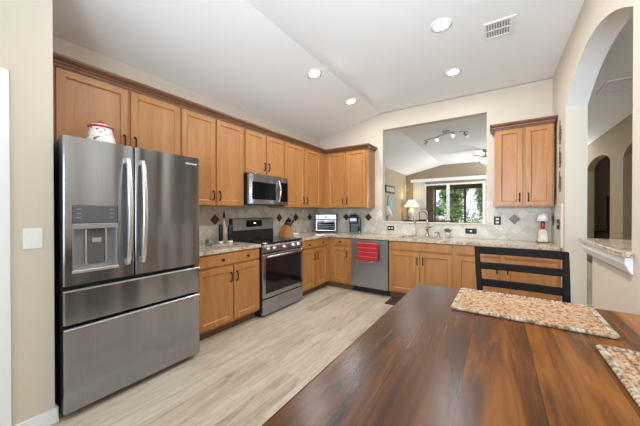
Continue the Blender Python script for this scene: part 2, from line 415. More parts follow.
# backsplash: tile on the left, back and right walls
bl = thing('backsplash', 'cream diagonal tile backsplash on the left wall behind the range', 'backsplash', (XL+.005, 3.0, .915))
bs = thing('backsplash', 'cream diagonal tile backsplash on the back wall around the pass-through', 'backsplash', (-1.2, YB-.005, .915))
bd_ = thing('backsplash', 'narrow cream tile backsplash return on the side wall beside the archway', 'backsplash', (XR-.005, 4.2, .915))
B(XL, XL+.01, 1.45, YB-.01, .915, 1.375).build('tile_field', 'tile_left', bl)
bt = MB().box(XL+.01, OX0-.0, YB-.01, YB, .915, 1.375).box(OX0, OX1, YB-.01, YB, .915, OZ0-.021).box(OX1, XR-.01, YB-.01, YB, .915, 1.375)
bt.box(-1.83, OX0, YB-.01, YB, 1.375, 1.435).box(OX1, -.05, YB-.01, YB, 1.375, 1.435)
bt.build('tile_field', 'tile_back', bs)
B(XR-.01, XR, 3.93, YB-.01, .915, 1.375).build('tile_field', 'tile_left', bd_)
for q in ((-1.83, OX0, YB-.016, YB, 1.435, 1.46), (OX1, -.05, YB-.016, YB, 1.435, 1.46)): B(*q).build('tile_border', 'tile_edge', bs)
MB().box(XR-.016, XR, 3.93, 4.25, 1.375, 1.40).box(XR-.016, XR, 3.905, 3.93, .915, 1.40).build('tile_border', 'tile_edge', bd_)
def diamond(axis, a, z=1.205, h=.071):
    mb = MB()
    for n0, n1, q in ((0, .006, 1.0), (.006, .010, .62)):
        lo, hi = [], []
        for da, dz in ((-h*q, 0), (0, -h*q), (h*q, 0), (0, h*q)):
            if axis == 'L': lo.append((XL+.01+n0, a+da, z+dz)); hi.append((XL+.01+n1, a+da*.94, z+dz*.94))
            elif axis == 'B': lo.append((a+da, YB-.01-n0, z+dz)); hi.append((a+da*.94, YB-.01-n1, z+dz*.94))
            else: lo.append((XR-.01-n0, a+da, z+dz)); hi.append((XR-.01-n1, a+da*.94, z+dz*.94))
        mb.loops([lo, hi])
    mb.build('accent_tile', 'accent', {'L': bl, 'B': bs, 'R': bd_}[axis])
for a in (2.15, 3.376, 3.813, 4.25): diamond('L', a)
for a in (-2.42, -1.965, .2): diamond('B', a)
diamond('R', 4.42)

# ------------------------------------------------------------------ cabinets
def TL(X): return lambda a, z, n: (X+n, a, z)
def TB(Y): return lambda a, z, n: (a, Y-n, z)
def rect(T, a0, a1, z0, z1, n): return [T(a0, z0, n), T(a1, z0, n), T(a1, z1, n), T(a0, z1, n)]
def shaker(T, a0, a1, z0, z1, parent, wd=.052, name='door'):
    t = .02; mb = MB()
    def r(i, n): return rect(T, a0+i, a1-i, z0+i, z1-i, n)
    mb.loops([r(0, 0), r(0, t-.003), r(.003, t), r(wd, t), r(wd+.004, t-.006), r(wd+.012, t-.011), r(wd+.014, t-.011)])
    return mb.build(name, 'maple', parent)
def slab(T, a0, a1, z0, z1, parent):
    t = .02; mb = MB()
    def r(i, n): return rect(T, a0+i, a1-i, z0+i, z1-i, n)
    mb.loops([r(0, 0), r(0, t-.006), r(.004, t-.002), r(.010, t)])
    return mb.build('drawer', 'maple', parent)
def pull(T, a, z, parent, h=.048):
    mb = MB(); P = [T(a, z-h, .018), T(a, z-h, .036), T(a, z-h*.6, .045), T(a, z, .047), T(a, z+h*.6, .045), T(a, z+h, .036), T(a, z+h, .018)]
    mb.tube(P, .0065, 8)
    for s in (-1, 1): mb.tube([T(a, z+s*h, .019), T(a, z+s*h, .023)], .010, 8)
    return mb.build('handle', 'bronze', parent)
def knob(T, a, z, parent):
    mb = MB(); mb.tube([T(a, z, .018), T(a, z, .028), T(a, z, .034), T(a, z, .042), T(a, z, .046)], [.008, .006, .015, .016, .008], 12)
    return mb.build('knob', 'bronze', parent)
XU = XL + .33; YU = YB - .33        # upper carcass fronts
XBF = XL + .61; YBF = YB - .61      # base carcass fronts
ZU0, ZU1 = 1.372, 2.39
def upper(label, axis, a0, a1, z0, doors, zd1=2.372, a_end=None, group='honey maple wall cabinets'):
    ctr = (a0+a1)/2
    if axis == 'L':
        t = thing('wall_cabinet', label, 'cabinet', (XL+.165, ctr, z0), group); T = TL(XU)
        B(XL+.001, XU, a0, a1, z0, ZU1).build('body', 'maple', t)
    else:
        t = thing('wall_cabinet', label, 'cabinet', (ctr, YB-.165, z0), group); T = TB(YU)
        B(a0, a1, YU, YB-.001, z0, ZU1).build('body', 'maple', t)
    for d0, d1, side in doors:
        d = shaker(T, d0, d1, z0+.012, zd1, t)
        pull(T, d1-.03 if side > 0 else d0+.03, z0+.12, d)
    return t
upper('two-door honey maple wall cabinet above the stainless refrigerator', 'L', .50, 1.519, 1.80, [(.585, 1.045, 1), (1.068, 1.508, -1)])
upper('tall two-door honey maple wall cabinet between refrigerator and microwave', 'L', 1.52, 2.345, ZU0, [(1.530, 1.915, 1), (1.940, 2.325, -1)])
upper('short two-door honey maple wall cabinet directly above the microwave', 'L', 2.346, 3.119, 1.808, [(2.362, 2.722, 1), (2.745, 3.103, -1)])
upper('tall two-door honey maple wall cabinet between microwave and room corner', 'L', 3.12, YU-.001, ZU0, [(3.137, 3.620, 1), (3.652, 4.11, -1)])
upper('two-door honey maple wall cabinet in corner above coffee maker, left of pass-through', 'B', XU+.0, -1.845, ZU0, [(-2.640, -2.275, 1), (-2.250, -1.872, -1)])
ru = upper('two-door honey maple wall cabinet hung right of the pass-through opening', 'B', -.03, .575, ZU0, [(-.005, .268, 1), (.298, .560, -1)])
def crownpoly(z): return [(0, z), (.012, z), (.012, z+.012), (.022, z+.014), (.026, z+.028), (.044, z+.040), (.044, z+.046), (.055, z+.048), (.055, z+.066), (0, z+.066)]
def crown_L():
    mb = MB(); poly = crownpoly(2.385)
    # run along the left cabinets, mitred into the back run, returned at its end
    path = [(XU+.02, .40, (1, 0)), (XU+.02, YU-.02, (1, -1)), (-1.845, YU-.02, (1, -1)), (-1.845, YB-.002, (1, 0))]
    loops = []
    for x, y, d in path: loops.append([(x+n*d[0], y+n*d[1], z) for n, z in poly])
    return mb.loops(loops)
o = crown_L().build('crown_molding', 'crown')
tag(o, 'dark-edged wood crown molding running over the left wall cabinets around the corner', 'crown molding')
mb = MB(); loops = []
for x, y, d in ((-.03, YB-.002, (-1, 0)), (-.03, YU-.02, (-1, -1)), (.575, YU-.02, (.4, -1)), (.575, YB-.002, (.4, 0))):
    loops.append([(x+n*d[0], y+n*d[1], z) for n, z in crownpoly(2.386)])
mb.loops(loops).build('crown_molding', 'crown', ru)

# base cabinets
def base(label, axis, a0, a1, doors, drawers, extra=None):
    ctr = (a0+a1)/2
    if axis == 'L':
        t = thing('base_cabinet', label, 'cabinet', (XL+.3, ctr, 0), 'honey maple base cabinets'); T = TL(XBF)
        B(XL+.001, XBF, a0, a1, .10, .874).build('body', 'maple', t)
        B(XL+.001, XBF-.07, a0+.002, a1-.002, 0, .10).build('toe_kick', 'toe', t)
    else:
        t = thing('base_cabinet', label, 'cabinet', (ctr, YB-.3, 0), 'honey maple base cabinets'); T = TB(YBF)
        if extra == 'sink':
            MB().box(a0, a1, YBF, YBF+.018, .10, .874).box(a0, a1, YBF+.018, YB-.001, .10, .118).box(a0, a0+.018, YBF+.018, YB-.001, .118, .874).box(a1-.018, a1, YBF+.018, YB-.001, .118, .874).build('body', 'maple', t)
        else: B(a0, a1, YBF, YB-.001, .10, .874).build('body', 'maple', t)
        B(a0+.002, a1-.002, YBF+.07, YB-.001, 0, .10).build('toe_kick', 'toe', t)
    for d0, d1, side in doors:
        d = shaker(T, d0, d1, .125, .715, t); pull(T, d1-.03 if side > 0 else d0+.03, .60, d)
    for d0, d1, kn in drawers:
        d = slab(T, d0, d1, .742, .862, t)
        for k in kn: knob(T, k, .802, d)
    return t
base('honey maple base cabinet between refrigerator and range, wide drawer over two doors', 'L', 1.50, 2.340, [(1.520, 1.935, 1), (1.955, 2.330, -1)], [(1.520, 2.330, (1.80, 2.14))])
base('honey maple base cabinet right of the range, running into the corner', 'L', 3.162, YBF-.001, [(3.180, 3.525, 1), (3.545, 3.90, -1)], [(3.180, 3.90, (3.36, 3.74))])
base('narrow honey maple base cabinet left of the dishwasher, one door one drawer', 'B', XBF-.6, -2.005, [(-2.355, -2.045, 1)], [(-2.355, -2.045, (-2.20,))])
base('honey maple sink base cabinet right of the dishwasher below the faucet', 'B', -1.372, -.475, [(-1.345, -.922, 1), (-.903, -.50, -1)], [(-1.345, -.50, ())], 'sink')
base('honey maple base cabinet at the right end behind the black chair', 'B', -.474, XR-.002, [(-.445, .030, 1), (.078, .575, -1)], [(-.445, .030, (-.21,)), (.078, .575, (.33,))])

# worktops
CX, CY = XL+.645, YB-.645
def counter(polys): 
    mb = MB()
    for q in polys: mb.box(*q, .876, .914)
    return mb
o = counter([(XL+.011, CX, 1.47, 2.342)]).build('countertop', 'granite', bevel=.005)
tag(o, 'short speckled granite countertop between refrigerator and range', 'countertop')
SKX0, SKX1, SKY0, SKY1 = -1.28, -.66, 4.08, 4.43
o = counter([(XL+.011, CX, 3.160, CY), (XL+.011, SKX0, CY, YB-.011), (SKX0, SKX1, CY, SKY0), (SKX0, SKX1, SKY1, YB-.011), (SKX1, XR-.011, CY, YB-.011)]).build('countertop', 'granite')
tag(o, 'long L-shaped speckled granite countertop wrapping the corner and holding the sink', 'countertop')
# sink
t = thing('kitchen_sink', 'stainless undermount sink set in the granite below the faucet', 'sink', (-.97, 4.25, .70))
mb = MB()
mb.box(SKX0-.01, SKX1+.01, SKY0-.01, SKY1+.01, .68, .69).box(SKX0-.012, SKX0, SKY0-.012, SKY1+.012, .69, .875).box(SKX1, SKX1+.012, SKY0-.012, SKY1+.012, .69, .875)
mb.box(SKX0, SKX1, SKY0-.012, SKY0, .69, .875).box(SKX0, SKX1, SKY1, SKY1+.012, .69, .875)
mb.build('basin', 'steel2', t); MB().lathe([(.04, 0), (.04, .004), (.02, .006)], (-.97, 4.25, .69)).build('drain', 'chrome', t)
# faucet
t = thing('kitchen_faucet', 'tall gooseneck nickel bridge faucet behind the sink', 'faucet', (-.925, 4.50, .915))
mb = MB().lathe([(.032, 0), (.032, .012), (.022, .02), (.018, .10), (.024, .11), (.024, .14), (.014, .16), (.013, .30)], (-.925, 4.50, .915), 16)
mb.build('body', 'nickel', t)
A = [(-.925, 4.50, 1.18)] + [(-1.01+.085*math.cos(q), 4.49-.04*(1-math.cos(q)), 1.235+.085*math.sin(q)) for q in [PI*k/12 for k in range(0, 13)]] + [(-1.095, 4.41, 1.19), (-1.095, 4.41, 1.15)]
MB().tube(A, .0125, 12).tube([(-1.095, 4.41, 1.16), (-1.095, 4.41, 1.12)], .017, 12).build('spout', 'nickel', t)
MB().tube([(-.925, 4.50, 1.06), (-.87, 4.49, 1.065), (-.82, 4.47, 1.09)], [.014, .009, .008], 10).build('lever', 'nickel', t)
t = thing('side_sprayer', 'small nickel side sprayer and valve right of the faucet', 'sprayer', (-.76, 4.50, .915))
MB().lathe([(.022, 0), (.022, .008), (.014, .02), (.012, .055), (.018, .065), (.010, .078)], (-.76, 4.50, .915), 14).build('body', 'nickel', t)
MB().tube([(-.76, 4.50, .985), (-.79, 4.47, .99), (-.81, 4.46, .98)], .006, 8).build('nozzle', 'nickel', t)
# pump bottle
t = thing('soap_bottle', 'cream hand soap pump bottle left of the faucet', 'bottle', (-1.13, 4.52, .915))
MB().lathe([(.030, 0), (.034, .01), (.034, .09), (.026, .115), (.012, .125), (.012, .14)], (-1.13, 4.52, .915), 18).build('body', 'gold', t)
MB().tube([(-1.13, 4.52, 1.05), (-1.13, 4.52, 1.095), (-1.13, 4.485, 1.10)], .006, 8).lathe([(.014, .135), (.014, .15)], (-1.13, 4.52, .915), 12).build('pump', 'white', t)
# plant on sink ledge
t = thing('potted_plant', 'tiny dark green plant in a pale pot right of the sink', 'plant', (-.63, 4.50, .915))
MB().lathe([(.030, 0), (.038, .06), (.042, .065), (.040, .075)], (-.63, 4.50, .915), 18).build('pot', 'ceramic', t)
def leafs(mb, c, r, n, ls):
    for _ in range(n):
        d = Vector((random.gauss(0, 1), random.gauss(0, 1), random.gauss(0, 1))); d.normalize(); q = random.random()**.4
        p = Vector((c[0]+d.x*r[0]*q, c[1]+d.y*r[1]*q, c[2]+d.z*r[2]*q))
        a = Vector((random.gauss(0, 1), random.gauss(0, 1), random.gauss(0, .6))).normalized()*ls*random.uniform(.6, 1.3)
        b = a.cross(Vector((random.gauss(0, 1), random.gauss(0, 1), random.gauss(0, 1)))).normalized()*ls*.35
        mb.add([p-a*.5, p+b*.5, p+a*.5, p-b*.5], [(0, 1, 2, 3)])
mb = MB(); leafs(mb, (-.63, 4.50, 1.02), (.065, .05, .03), 130, .035); mb.build('foliage', 'green', t, normals=False)

# ------------------------------------------------------------------ refrigerator
FX = -2.23; FY0, FY1, FS = .512, 1.424, .905
fr = thing('refrigerator', 'large stainless steel French-door refrigerator with water dispenser', 'refrigerator', (-2.6, .97, 0))
B(XL+.03, FX-.085, FY0+.006, FY1-.006, .03, 1.765).build('body', 'fridge_side', fr, .004)
MB().box(XL+.1, FX-.11, FY0+.02, FY1-.02, 0, .03).build('base', 'black', fr)
for y in (FY0+.01, FY1-.09): B(FX-.16, FX-.02, y, y+.08, 1.765, 1.783).build('hinge_cover', 'darkgrey', fr, .004)
def panel(y0, y1, z0, z1, name, hole=None, r=.012):
    """door panel facing +X, rounded vertical edges, optional recess hole (y0,y1,z0,z1)"""
    mb = MB(); xb = FX-.075
    prof = [(xb, y0), (xb, y1)] + [(FX-r+r*math.cos(a), y1-r+r*math.sin(a)) for a in [PI/2*(1-k/5) for k in range(6)]] + [(FX-r+r*math.cos(a), y0+r+r*math.sin(a)) for a in [-PI/2*k/5 for k in range(6)]]
    if not hole:
        mb.prism(prof, z0, z1, 'Z')
    else:
        h0, h1, k0, k1 = hole
        mb.prism(prof, z0, k0, 'Z'); mb.prism(prof, k1, z1, 'Z')
        L_ = [p for p in prof if p[1] <= y0+r+1e-6]
        mb.prism([(xb, y0), (xb, h0), (FX, h0)] + [p for p in prof[8:]], k0, k1, 'Z')
        mb.prism([(xb, h1), (xb, y1)] + prof[2:8] + [(FX, h1)], k0, k1, 'Z')
        mb.box(xb, xb+.006, h0, h1, k0, k1)
    o = mb.build(name, 'steel', fr, normals=True)
    return o
HO = (.555, .800, .925, 1.352)
d1 = panel(FY0, FS-.003, .845, 1.785, 'door', HO); d2 = panel(FS+.003, FY1, .845, 1.785, 'door')
dw1 = panel(FY0, FY1, .600, .806, 'drawer'); dw2 = panel(FY0, FY1, .050, .565, 'drawer')
def grip(p, z):
    MB().prism([(FX-.034, z-.001), (FX+.001, z-.001), (FX+.003, z+.004), (FX-.004, z+.009), (FX-.034, z+.005)], FY0+.002, FY1-.002, 'Y').build('handle', 'satin', p)
grip(dw1, .807); grip(dw2, .566)
for y, p, sg in ((.856, d1, -1), (.952, d2, 1)):
    mb = MB(); K = 16; lp = []
    for k in range(K+1):
        t_ = k/K; z = .935 + .755*t_; q = math.sin(PI*t_)**.6
        n = .022 + .045*q; wv = .014 + .003*q; yy = y + sg*0.0
        lp.append([(FX+n-.012, yy-wv, z), (FX+n+.003, yy-wv*.7, z), (FX+n+.003, yy+wv*.7, z), (FX+n-.012, yy+wv, z)])
    mb.loops(lp)
    for z in (.95, 1.675): mb.box(FX, FX+.028, y-.012, y+.012, z-.018, z+.018)
    mb.build('handle', 'satin', p, .003)
# dispenser
h0, h1, k0, k1 = HO
dp = MB().box(FX-.010, FX+.003, h0+.003, h1-.003, 1.235, k1-.003).build('control_panel', 'darkgrey', d1, .003)
for z in (1.325, 1.297, 1.270):
    for y in (h0+.02, h1-.05): B(FX+.003, FX+.0035, y, y+.025, z, z+.005).build('button_mark', 'midgrey', dp)
mb = MB().box(FX-.062, FX-.056, h0+.003, h1-.003, k0, 1.233).box(FX-.056, FX-.006, h0, h0+.012, k0, 1.233).box(FX-.056, FX-.006, h1-.012, h1, k0, 1.233).box(FX-.056, FX+.002, h0, h1, 1.200, 1.233)
mb.build('recess_liner', 'midgrey', d1, .002)
MB().box(FX-.055, FX-.040, .640, .735, .965, 1.195).build('paddle', 'darkgrey', d1, .004)
MB().box(FX-.045, FX-.036, .628, .638, .965, 1.195).box(FX-.045, FX-.036, .737, .747, .965, 1.195).box(FX-.04, FX-.034, .665, .715, 1.105, 1.135).build('paddle_frame', 'satin', d1)
MB().tube([(FX-.035, .69, 1.205), (FX-.035, .69, 1.175)], .012, 12).build('water_nozzle', 'darkgrey', d1)
MB().box(FX-.056, FX+.010, h0-.002, h1+.002, k0-.006, k0+.012).build('drip_tray', 'satin', d1, .003)
def text(s, size, loc, rot, material, parent, name='badge', ext=.0008):
    cu = bpy.data.curves.new(name, 'FONT'); cu.body = s; cu.size = size; cu.extrude = ext; cu.align_x = 'CENTER'; cu.align_y = 'CENTER'
    ob = bpy.data.objects.new('tmp_text', cu); COL.objects.link(ob)
    bpy.context.view_layer.update()
    me = bpy.data.meshes.new_from_object(ob.evaluated_get(bpy.context.evaluated_depsgraph_get()))
    bpy.data.objects.remove(ob)
    o = bpy.data.objects.new(name, me); COL.objects.link(o); me.materials.clear(); me.materials.append(M[material])
    o.rotation_euler = rot; o.parent = parent; pl = ORG[parent.name]
    o.location = Vector(loc) - pl; ORG[o.name] = Vector(loc); return o
text('FRIGIDAIRE', .020, (FX+.0012, 1.345, 1.725), (PI/2, 0, PI/2), 'white', d2)

# cookie jar
t = thing('cookie_jar', 'white floral ceramic cookie jar with red lid on top of the refrigerator', 'jar', (-2.45, .775, 1.767))
MB().lathe([(.062, 0), (.080, .01), (.088, .04), (.083, .08), (.070, .125), (.066, .15), (.070, .158)], (-2.45, .775, 1.767), 28).build('body', 'jarpaint', t)
ld = MB().lathe([(.074, .158), (.076, .165), (.070, .172), (.045, .186), (.020, .192)], (-2.45, .775, 1.767), 28).build('lid', 'jarpaint', t)
MB().lathe([(.072, .156), (.078, .160), (.078, .166), (.072, .170)], (-2.45, .775, 1.767), 28).build('rim', 'red', ld)
MB().lathe([(.010, .188), (.018, .198), (.018, .206), (.006, .214)], (-2.45, .775, 1.767), 16).build('knob', 'red', ld)

# ------------------------------------------------------------------ range
RX = XL+.665; RY0, RY1 = 2.352, 3.152
rg = thing('range', 'stainless freestanding electric range with black glass cooktop', 'stove', (XL+.34, 2.75, 0))
B(XL+.02, RX-.035, RY0, RY1, .025, .905).build('body', 'black', rg)
MB().box(XL+.08, RX-.08, RY0+.03, RY1-.03, 0, .025).build('base', 'black', rg)
ct = B(XL+.07, RX-.005, RY0-.001, RY1+.001, .905, .922).build('cooktop', 'blackgloss', rg, .004)
mb = MB()
for x, y, r in ((-2.62, 2.56, .10), (-2.62, 2.93, .085), (-2.84, 2.56, .075), (-2.84, 2.93, .10)):
    for rr in (r, r*.6):
        mb = MB(); vs = []; n = 32
        for k in range(n):
            a = 2*PI*k/n; vs += [(x+rr*math.cos(a), y+rr*math.sin(a), .9223), (x+(rr-.004)*math.cos(a), y+(rr-.004)*math.sin(a), .9223)]
        mb.add(vs, [(2*k, 2*k+1, (2*k+3) % (2*n), (2*k+2) % (2*n)) for k in range(n)])
        mb.build('burner_mark', 'darkgrey', ct, normals=False)
bk = MB().prism([(XL+.02, .90), (XL+.09, .905), (XL+.085, 1.03), (XL+.075, 1.205), (XL+.06, 1.215), (XL+.02, 1.215)], RY0+.004, RY1-.004, 'Y').build('back_panel', 'black', rg, .003)
MB().prism([(XL+.0865, 1.05), (XL+.0915, 1.05), (XL+.0825, 1.205), (XL+.0775, 1.205)], RY0+.02, RY1-.02, 'Y').build('trim_plate', 'steel2', bk)
pn = MB().prism([(XL+.091, 1.09), (XL+.0945, 1.09), (XL+.0885, 1.185), (XL+.085, 1.185)], 2.60, 2.90, 'Y').build('clock_panel', 'blackgloss', bk)
MB().box(XL+.092, XL+.0935, 2.735, 2.775, 1.135, 1.152).build('clock_digits', 'display', pn)
cpn = MB().prism([(RX-.045, .80), (RX-.008, .80), (RX-.012, .87), (RX-.030, .904), (RX-.045, .904)], RY0, RY1, 'Y').build('control_panel', 'steel', rg, .002)
for y in (2.45, 2.56, 2.75, 2.94, 3.05):
    k_ = MB().lathe([(.026, 0), (.026, .006), (.021, .01), (.018, .034), (.014, .036)], (RX-.012, y, .845), 20, 'X').build('knob', 'chrome', cpn)
    MB().box(RX+.0, RX+.030, y-.004, y+.004, .828, .862).build('grip', 'steel2', k_, .002)
dr = MB().box(RX-.035, RX, RY0, RY1, .235, .785).build('oven_door', 'steel', rg, .005)
B(RX, RX+.003, RY0+.05, RY1-.05, .290, .728).build('window', 'blackgloss', dr)
MB().tube([(RX+.002, RY0+.05, .755), (RX+.045, RY0+.05, .757)], .008).tube([(RX+.002, RY1-.05, .755), (RX+.045, RY1-.05, .757)], .008).tube([(RX+.045, RY0+.03, .757), (RX+.045, RY1-.03, .757)], .012, 14).build('handle', 'chrome', dr)
MB().box(RX-.035, RX-.002, RY0, RY1, .030, .222).build('storage_drawer', 'steel', rg, .005)

# microwave
MX = XL+.42; MY0, MY1 = 2.348, 3.117
mw = thing('microwave', 'stainless over-the-range microwave with black glass door', 'microwave', (XL+.2, 2.73, 1.40))
B(XL+.003, MX-.03, MY0, MY1, 1.405, 1.804).build('body', 'black', mw)
B(XL+.05, MX-.06, MY0+.03, MY1-.03, 1.396, 1.405).build('grease_filter', 'darkgrey', mw)
dr = MB().box(MX-.03, MX, MY0, 2.93, 1.408, 1.802).build('door', 'steel', mw, .004)
B(MX, MX+.003, MY0+.06, 2.86, 1.470, 1.700).build('window', 'blackgloss', dr)
MB().box(MX-.03, MX-.001, 2.933, MY1, 1.408, 1.802).build('control_panel', 'steel', mw, .004)
B(MX-.001, MX+.002, 2.945, MY1-.02, 1.455, 1.730).build('keypad', 'blackgloss', mw)
P = [(MX+.002, 2.90, 1.44)] + [(MX+.015+.032*math.sin(PI*k/10), 2.90, 1.45+.29*k/10) for k in range(11)] + [(MX+.002, 2.90, 1.75)]
MB().tube(P, .011, 10).build('handle', 'chrome', dr)

# dishwasher
dwx0, dwx1 = -1.998, -1.378
dw = thing('dishwasher', 'built-in stainless dishwasher with a red towel on its handle', 'dishwasher', (-1.69, YB-.3, 0))
B(dwx0, dwx1, YBF+.01, YB-.02, .10, .872).build('body', 'black', dw)
B(dwx0+.01, dwx1-.01, YBF+.06, YB-.05, 0, .10).build('toe_kick', 'black', dw)
DWY = YBF-.03
dd = MB().box(dwx0+.004, dwx1-.004, DWY, YBF+.01, .105, .862).build('door', 'steel2', dw, .005)
MB().box(dwx0+.05, dwx0+.07, DWY-.045, DWY, .795, .815).box(dwx1-.07, dwx1-.05, DWY-.045, DWY, .795, .815).box(dwx0+.035, dwx1-.035, DWY-.058, DWY-.042, .790, .820).build('handle', 'chrome', dd, .004)
# towel over the handle
mb = MB(); ty = DWY-.05; n = 26
x0, x1 = dwx0+.13, dwx1-.135
def tw(front):
    rows = []
    for i in range(18):
        t_ = i/17; z = .826 - (.826-(.535 if front else .62))*t_
        row = []
        for k in range(n):
            u = k/(n-1); x = x0 + (x1-x0)*u + .010*math.sin(t_*4)*(.5-u)
            off = .0105+.006*math.sin(u*14+t_*2)*t_ + .002*math.sin(u*40)
            y = ty - off - .004 if front else ty + off*.6 + .006
            row.append((x, y, z - (.012*math.sin(u*5)*t_)))
        rows.append(row)
    return rows
fr_, bk_ = tw(True), tw(False)
rows = bk_[::-1] + fr_
mb.add([p for r in rows for p in r], [(i*n+k, i*n+k+1, (i+1)*n+k+1, (i+1)*n+k) for i in range(len(rows)-1) for k in range(n-1)], True)
o = mb.build('dish_towel', 'towel', normals=False)
sd = o.modifiers.new('solid', 'SOLIDIFY'); sd.thickness = .004; sd.offset = 0
tag(o, 'red striped dish towel hanging over the dishwasher handle', 'towel')
MB().box(-1.62, -1.60, ty-.028, ty-.020, .53, .545).build('care_tag', 'white', o)

# ------------------------------------------------------------------ counter items
def bottle(label, x, y, body, h, r, mt, cap):
    t = thing('grinder', label, 'grinder', (x, y, .915))
    MB().lathe([(r*1.1, 0), (r*1.15, .018), (r, .03)], (x, y, .915), 16).build('base', cap, t)
    MB().lathe([(r, .03), (r, h*.55), (r*.94, h*.6), (r, h*.7), (r, h*.93), (r*.6, h)], (x, y, .915), 16).build('body', mt, t)
bottle('black pepper grinder, left one of the pair beside the range', -2.85, 2.10, None, .235, .026, 'black', 'white')
bottle('black salt grinder, right one of the pair beside the range', -2.82, 2.215, None, .225, .030, 'black', 'white')
t = thing('oil_bottle', 'slim pale oil bottle with black pourer behind the two black grinders', 'bottle', (-2.965, 2.235, .915))
MB().lathe([(.030, 0), (.032, .01), (.032, .17), (.014, .24), (.012, .31)], (-2.965, 2.235, .915), 18).build('body', 'gold', t)
MB().lathe([(.013, .31), (.014, .35), (.005, .40)], (-2.965, 2.235, .915), 12).build('pourer', 'black', t)
t = thing('glass_dish', 'small clear glass dish with green sprig near the refrigerator', 'dish', (-2.80, 1.90, .915))
MB().lathe([(.035, 0), (.038, .07), (.035, .07), (.032, .006)], (-2.80, 1.90, .915), 20).build('dish', 'clearglass', t)
mb = MB(); leafs(mb, (-2.80, 1.90, .96), (.022, .022, .02), 40, .02); mb.build('sprig', 'green', t, normals=False)
# utensil crock / knife block
t = thing('knife_block', 'light wood knife block with black-handled knives right of the range', 'knife block', (-2.86, 3.33, .915))
kb = [(3.25, .915), (3.37, .915), (3.42, 1.045), (3.33, 1.095), (3.25, .98)]
MB().prism(kb, -2.92, -2.81, 'X').build('block', M['terracotta'] if False else 'maple', t, .004)
for i, x in enumerate((-2.905, -2.883, -2.861, -2.839, -2.822)):
    for j, (yy, zz) in enumerate(((3.355, 1.083), (3.395, 1.060))):
        if (i+j) % 5 == 4: continue
        d = Vector((0, .5+.06*i, .86)).normalized(); p = Vector((x, yy, zz))
        h = MB().tube([p, p+d*.012, p+d*(.105+.014*((i*7+j*3) % 4))], [.010, .0135, .0115], 8).build('knife_handle', 'black', t)
        q = p + d*(.05); 
        MB().tube([q, q+d*.006], .0142, 8).build('rivet', 'chrome', h)
t = thing('ramekin', 'small white ramekin on the counter next to the knife block', 'dish', (-2.80, 3.52, .915))
MB().lathe([(.045, 0), (.055, .035), (.05, .035), (.04, .008)], (-2.80, 3.52, .915), 20).build('bowl', 'ceramic', t)
# toaster oven on the back corner, facing the room diagonally toward -Y
t = thing('toaster_oven', 'stainless toaster oven with glass door in the counter corner', 'toaster oven', (-2.76, 4.40, .915))
tx0, tx1, ty0, ty1 = -2.98, -2.53, 4.27, 4.58
B(tx0, tx1, ty0+.015, ty1, .935, 1.265).build('body', 'darkgrey', t, .02, seg=3)
for x in (tx0+.04, tx1-.04):
    for y in (ty0+.05, ty1-.04): MB().tube([(x, y, .914), (x, y, .937)], .014, 10).build('foot', 'black', t)
MB().box(tx0+.02, tx1-.02, ty0, ty0+.016, 1.165, 1.25).build('control_panel', 'steel2', t, .006)
for i in range(5): MB().lathe([(.020, 0), (.017, -.02), (.012, -.022)], (tx0+.07+i*.078, ty0, 1.207), 16, 'Y').build('knob', 'steel2' if i != 2 else 'darkgrey', t)
dr = MB().box(tx0+.02, tx1-.02, ty0, ty0+.016, .945, 1.150).build('door', 'steel2', t, .004)
B(tx0+.045, tx1-.045, ty0-.002, ty0, .965, 1.112).build('glass', 'blackgloss', dr)
mb = MB()
for z in (1.0, 1.03, 1.06): mb.box(tx0+.06, tx1-.06, ty0-.004, ty0-.002, z, z+.004)
mb.build('rack', 'midgrey', dr)
MB().tube([(tx0+.05, ty0-.03, 1.128), (tx1-.05, ty0-.03, 1.128)], .010, 10).tube([(tx0+.06, ty0, 1.128), (tx0+.06, ty0-.03, 1.128)], .006).tube([(tx1-.06, ty0, 1.128), (tx1-.06, ty0-.03, 1.128)], .006).build('handle', 'chrome', dr)
# coffee maker
t.rotation_euler = (0, 0, math.radians(30)); t.scale = (.93, .8, 1); t.location = (-2.735, 4.36, .915)
t = thing('coffee_maker', 'black pod coffee maker on the counter above the dishwasher', 'coffee maker', (-2.17, 4.43, .915))
B(-2.27, -2.06, 4.40, 4.57, .916, 1.21).build('body', 'black', t, .03, seg=3)
B(-2.26, -2.09, 4.26, 4.41, .916, .945).build('drip_tray', 'darkgrey', t, .008)
MB().prism([(4.26, 1.10), (4.42, 1.09), (4.46, 1.24), (4.40, 1.255), (4.27, 1.21)], -2.265, -2.095, 'X').build('brew_head', 'black', t, .018, seg=3)
B(-2.25, -2.11, 4.252, 4.262, 1.14, 1.19).build('control_strip', 'midgrey', t, .003)
B(-2.094, -2.035, 4.36, 4.55, .918, 1.19).build('water_tank', 'blackgloss', t, .012)
MB().tube([(-2.24, 4.27, 1.225), (-2.24, 4.24, 1.27), (-2.12, 4.24, 1.27), (-2.12, 4.27, 1.225)], .008, 8).build('handle', 'darkgrey', t)
t.rotation_euler = (0, 0, math.radians(22)); t.scale = (.88, .85, 1)
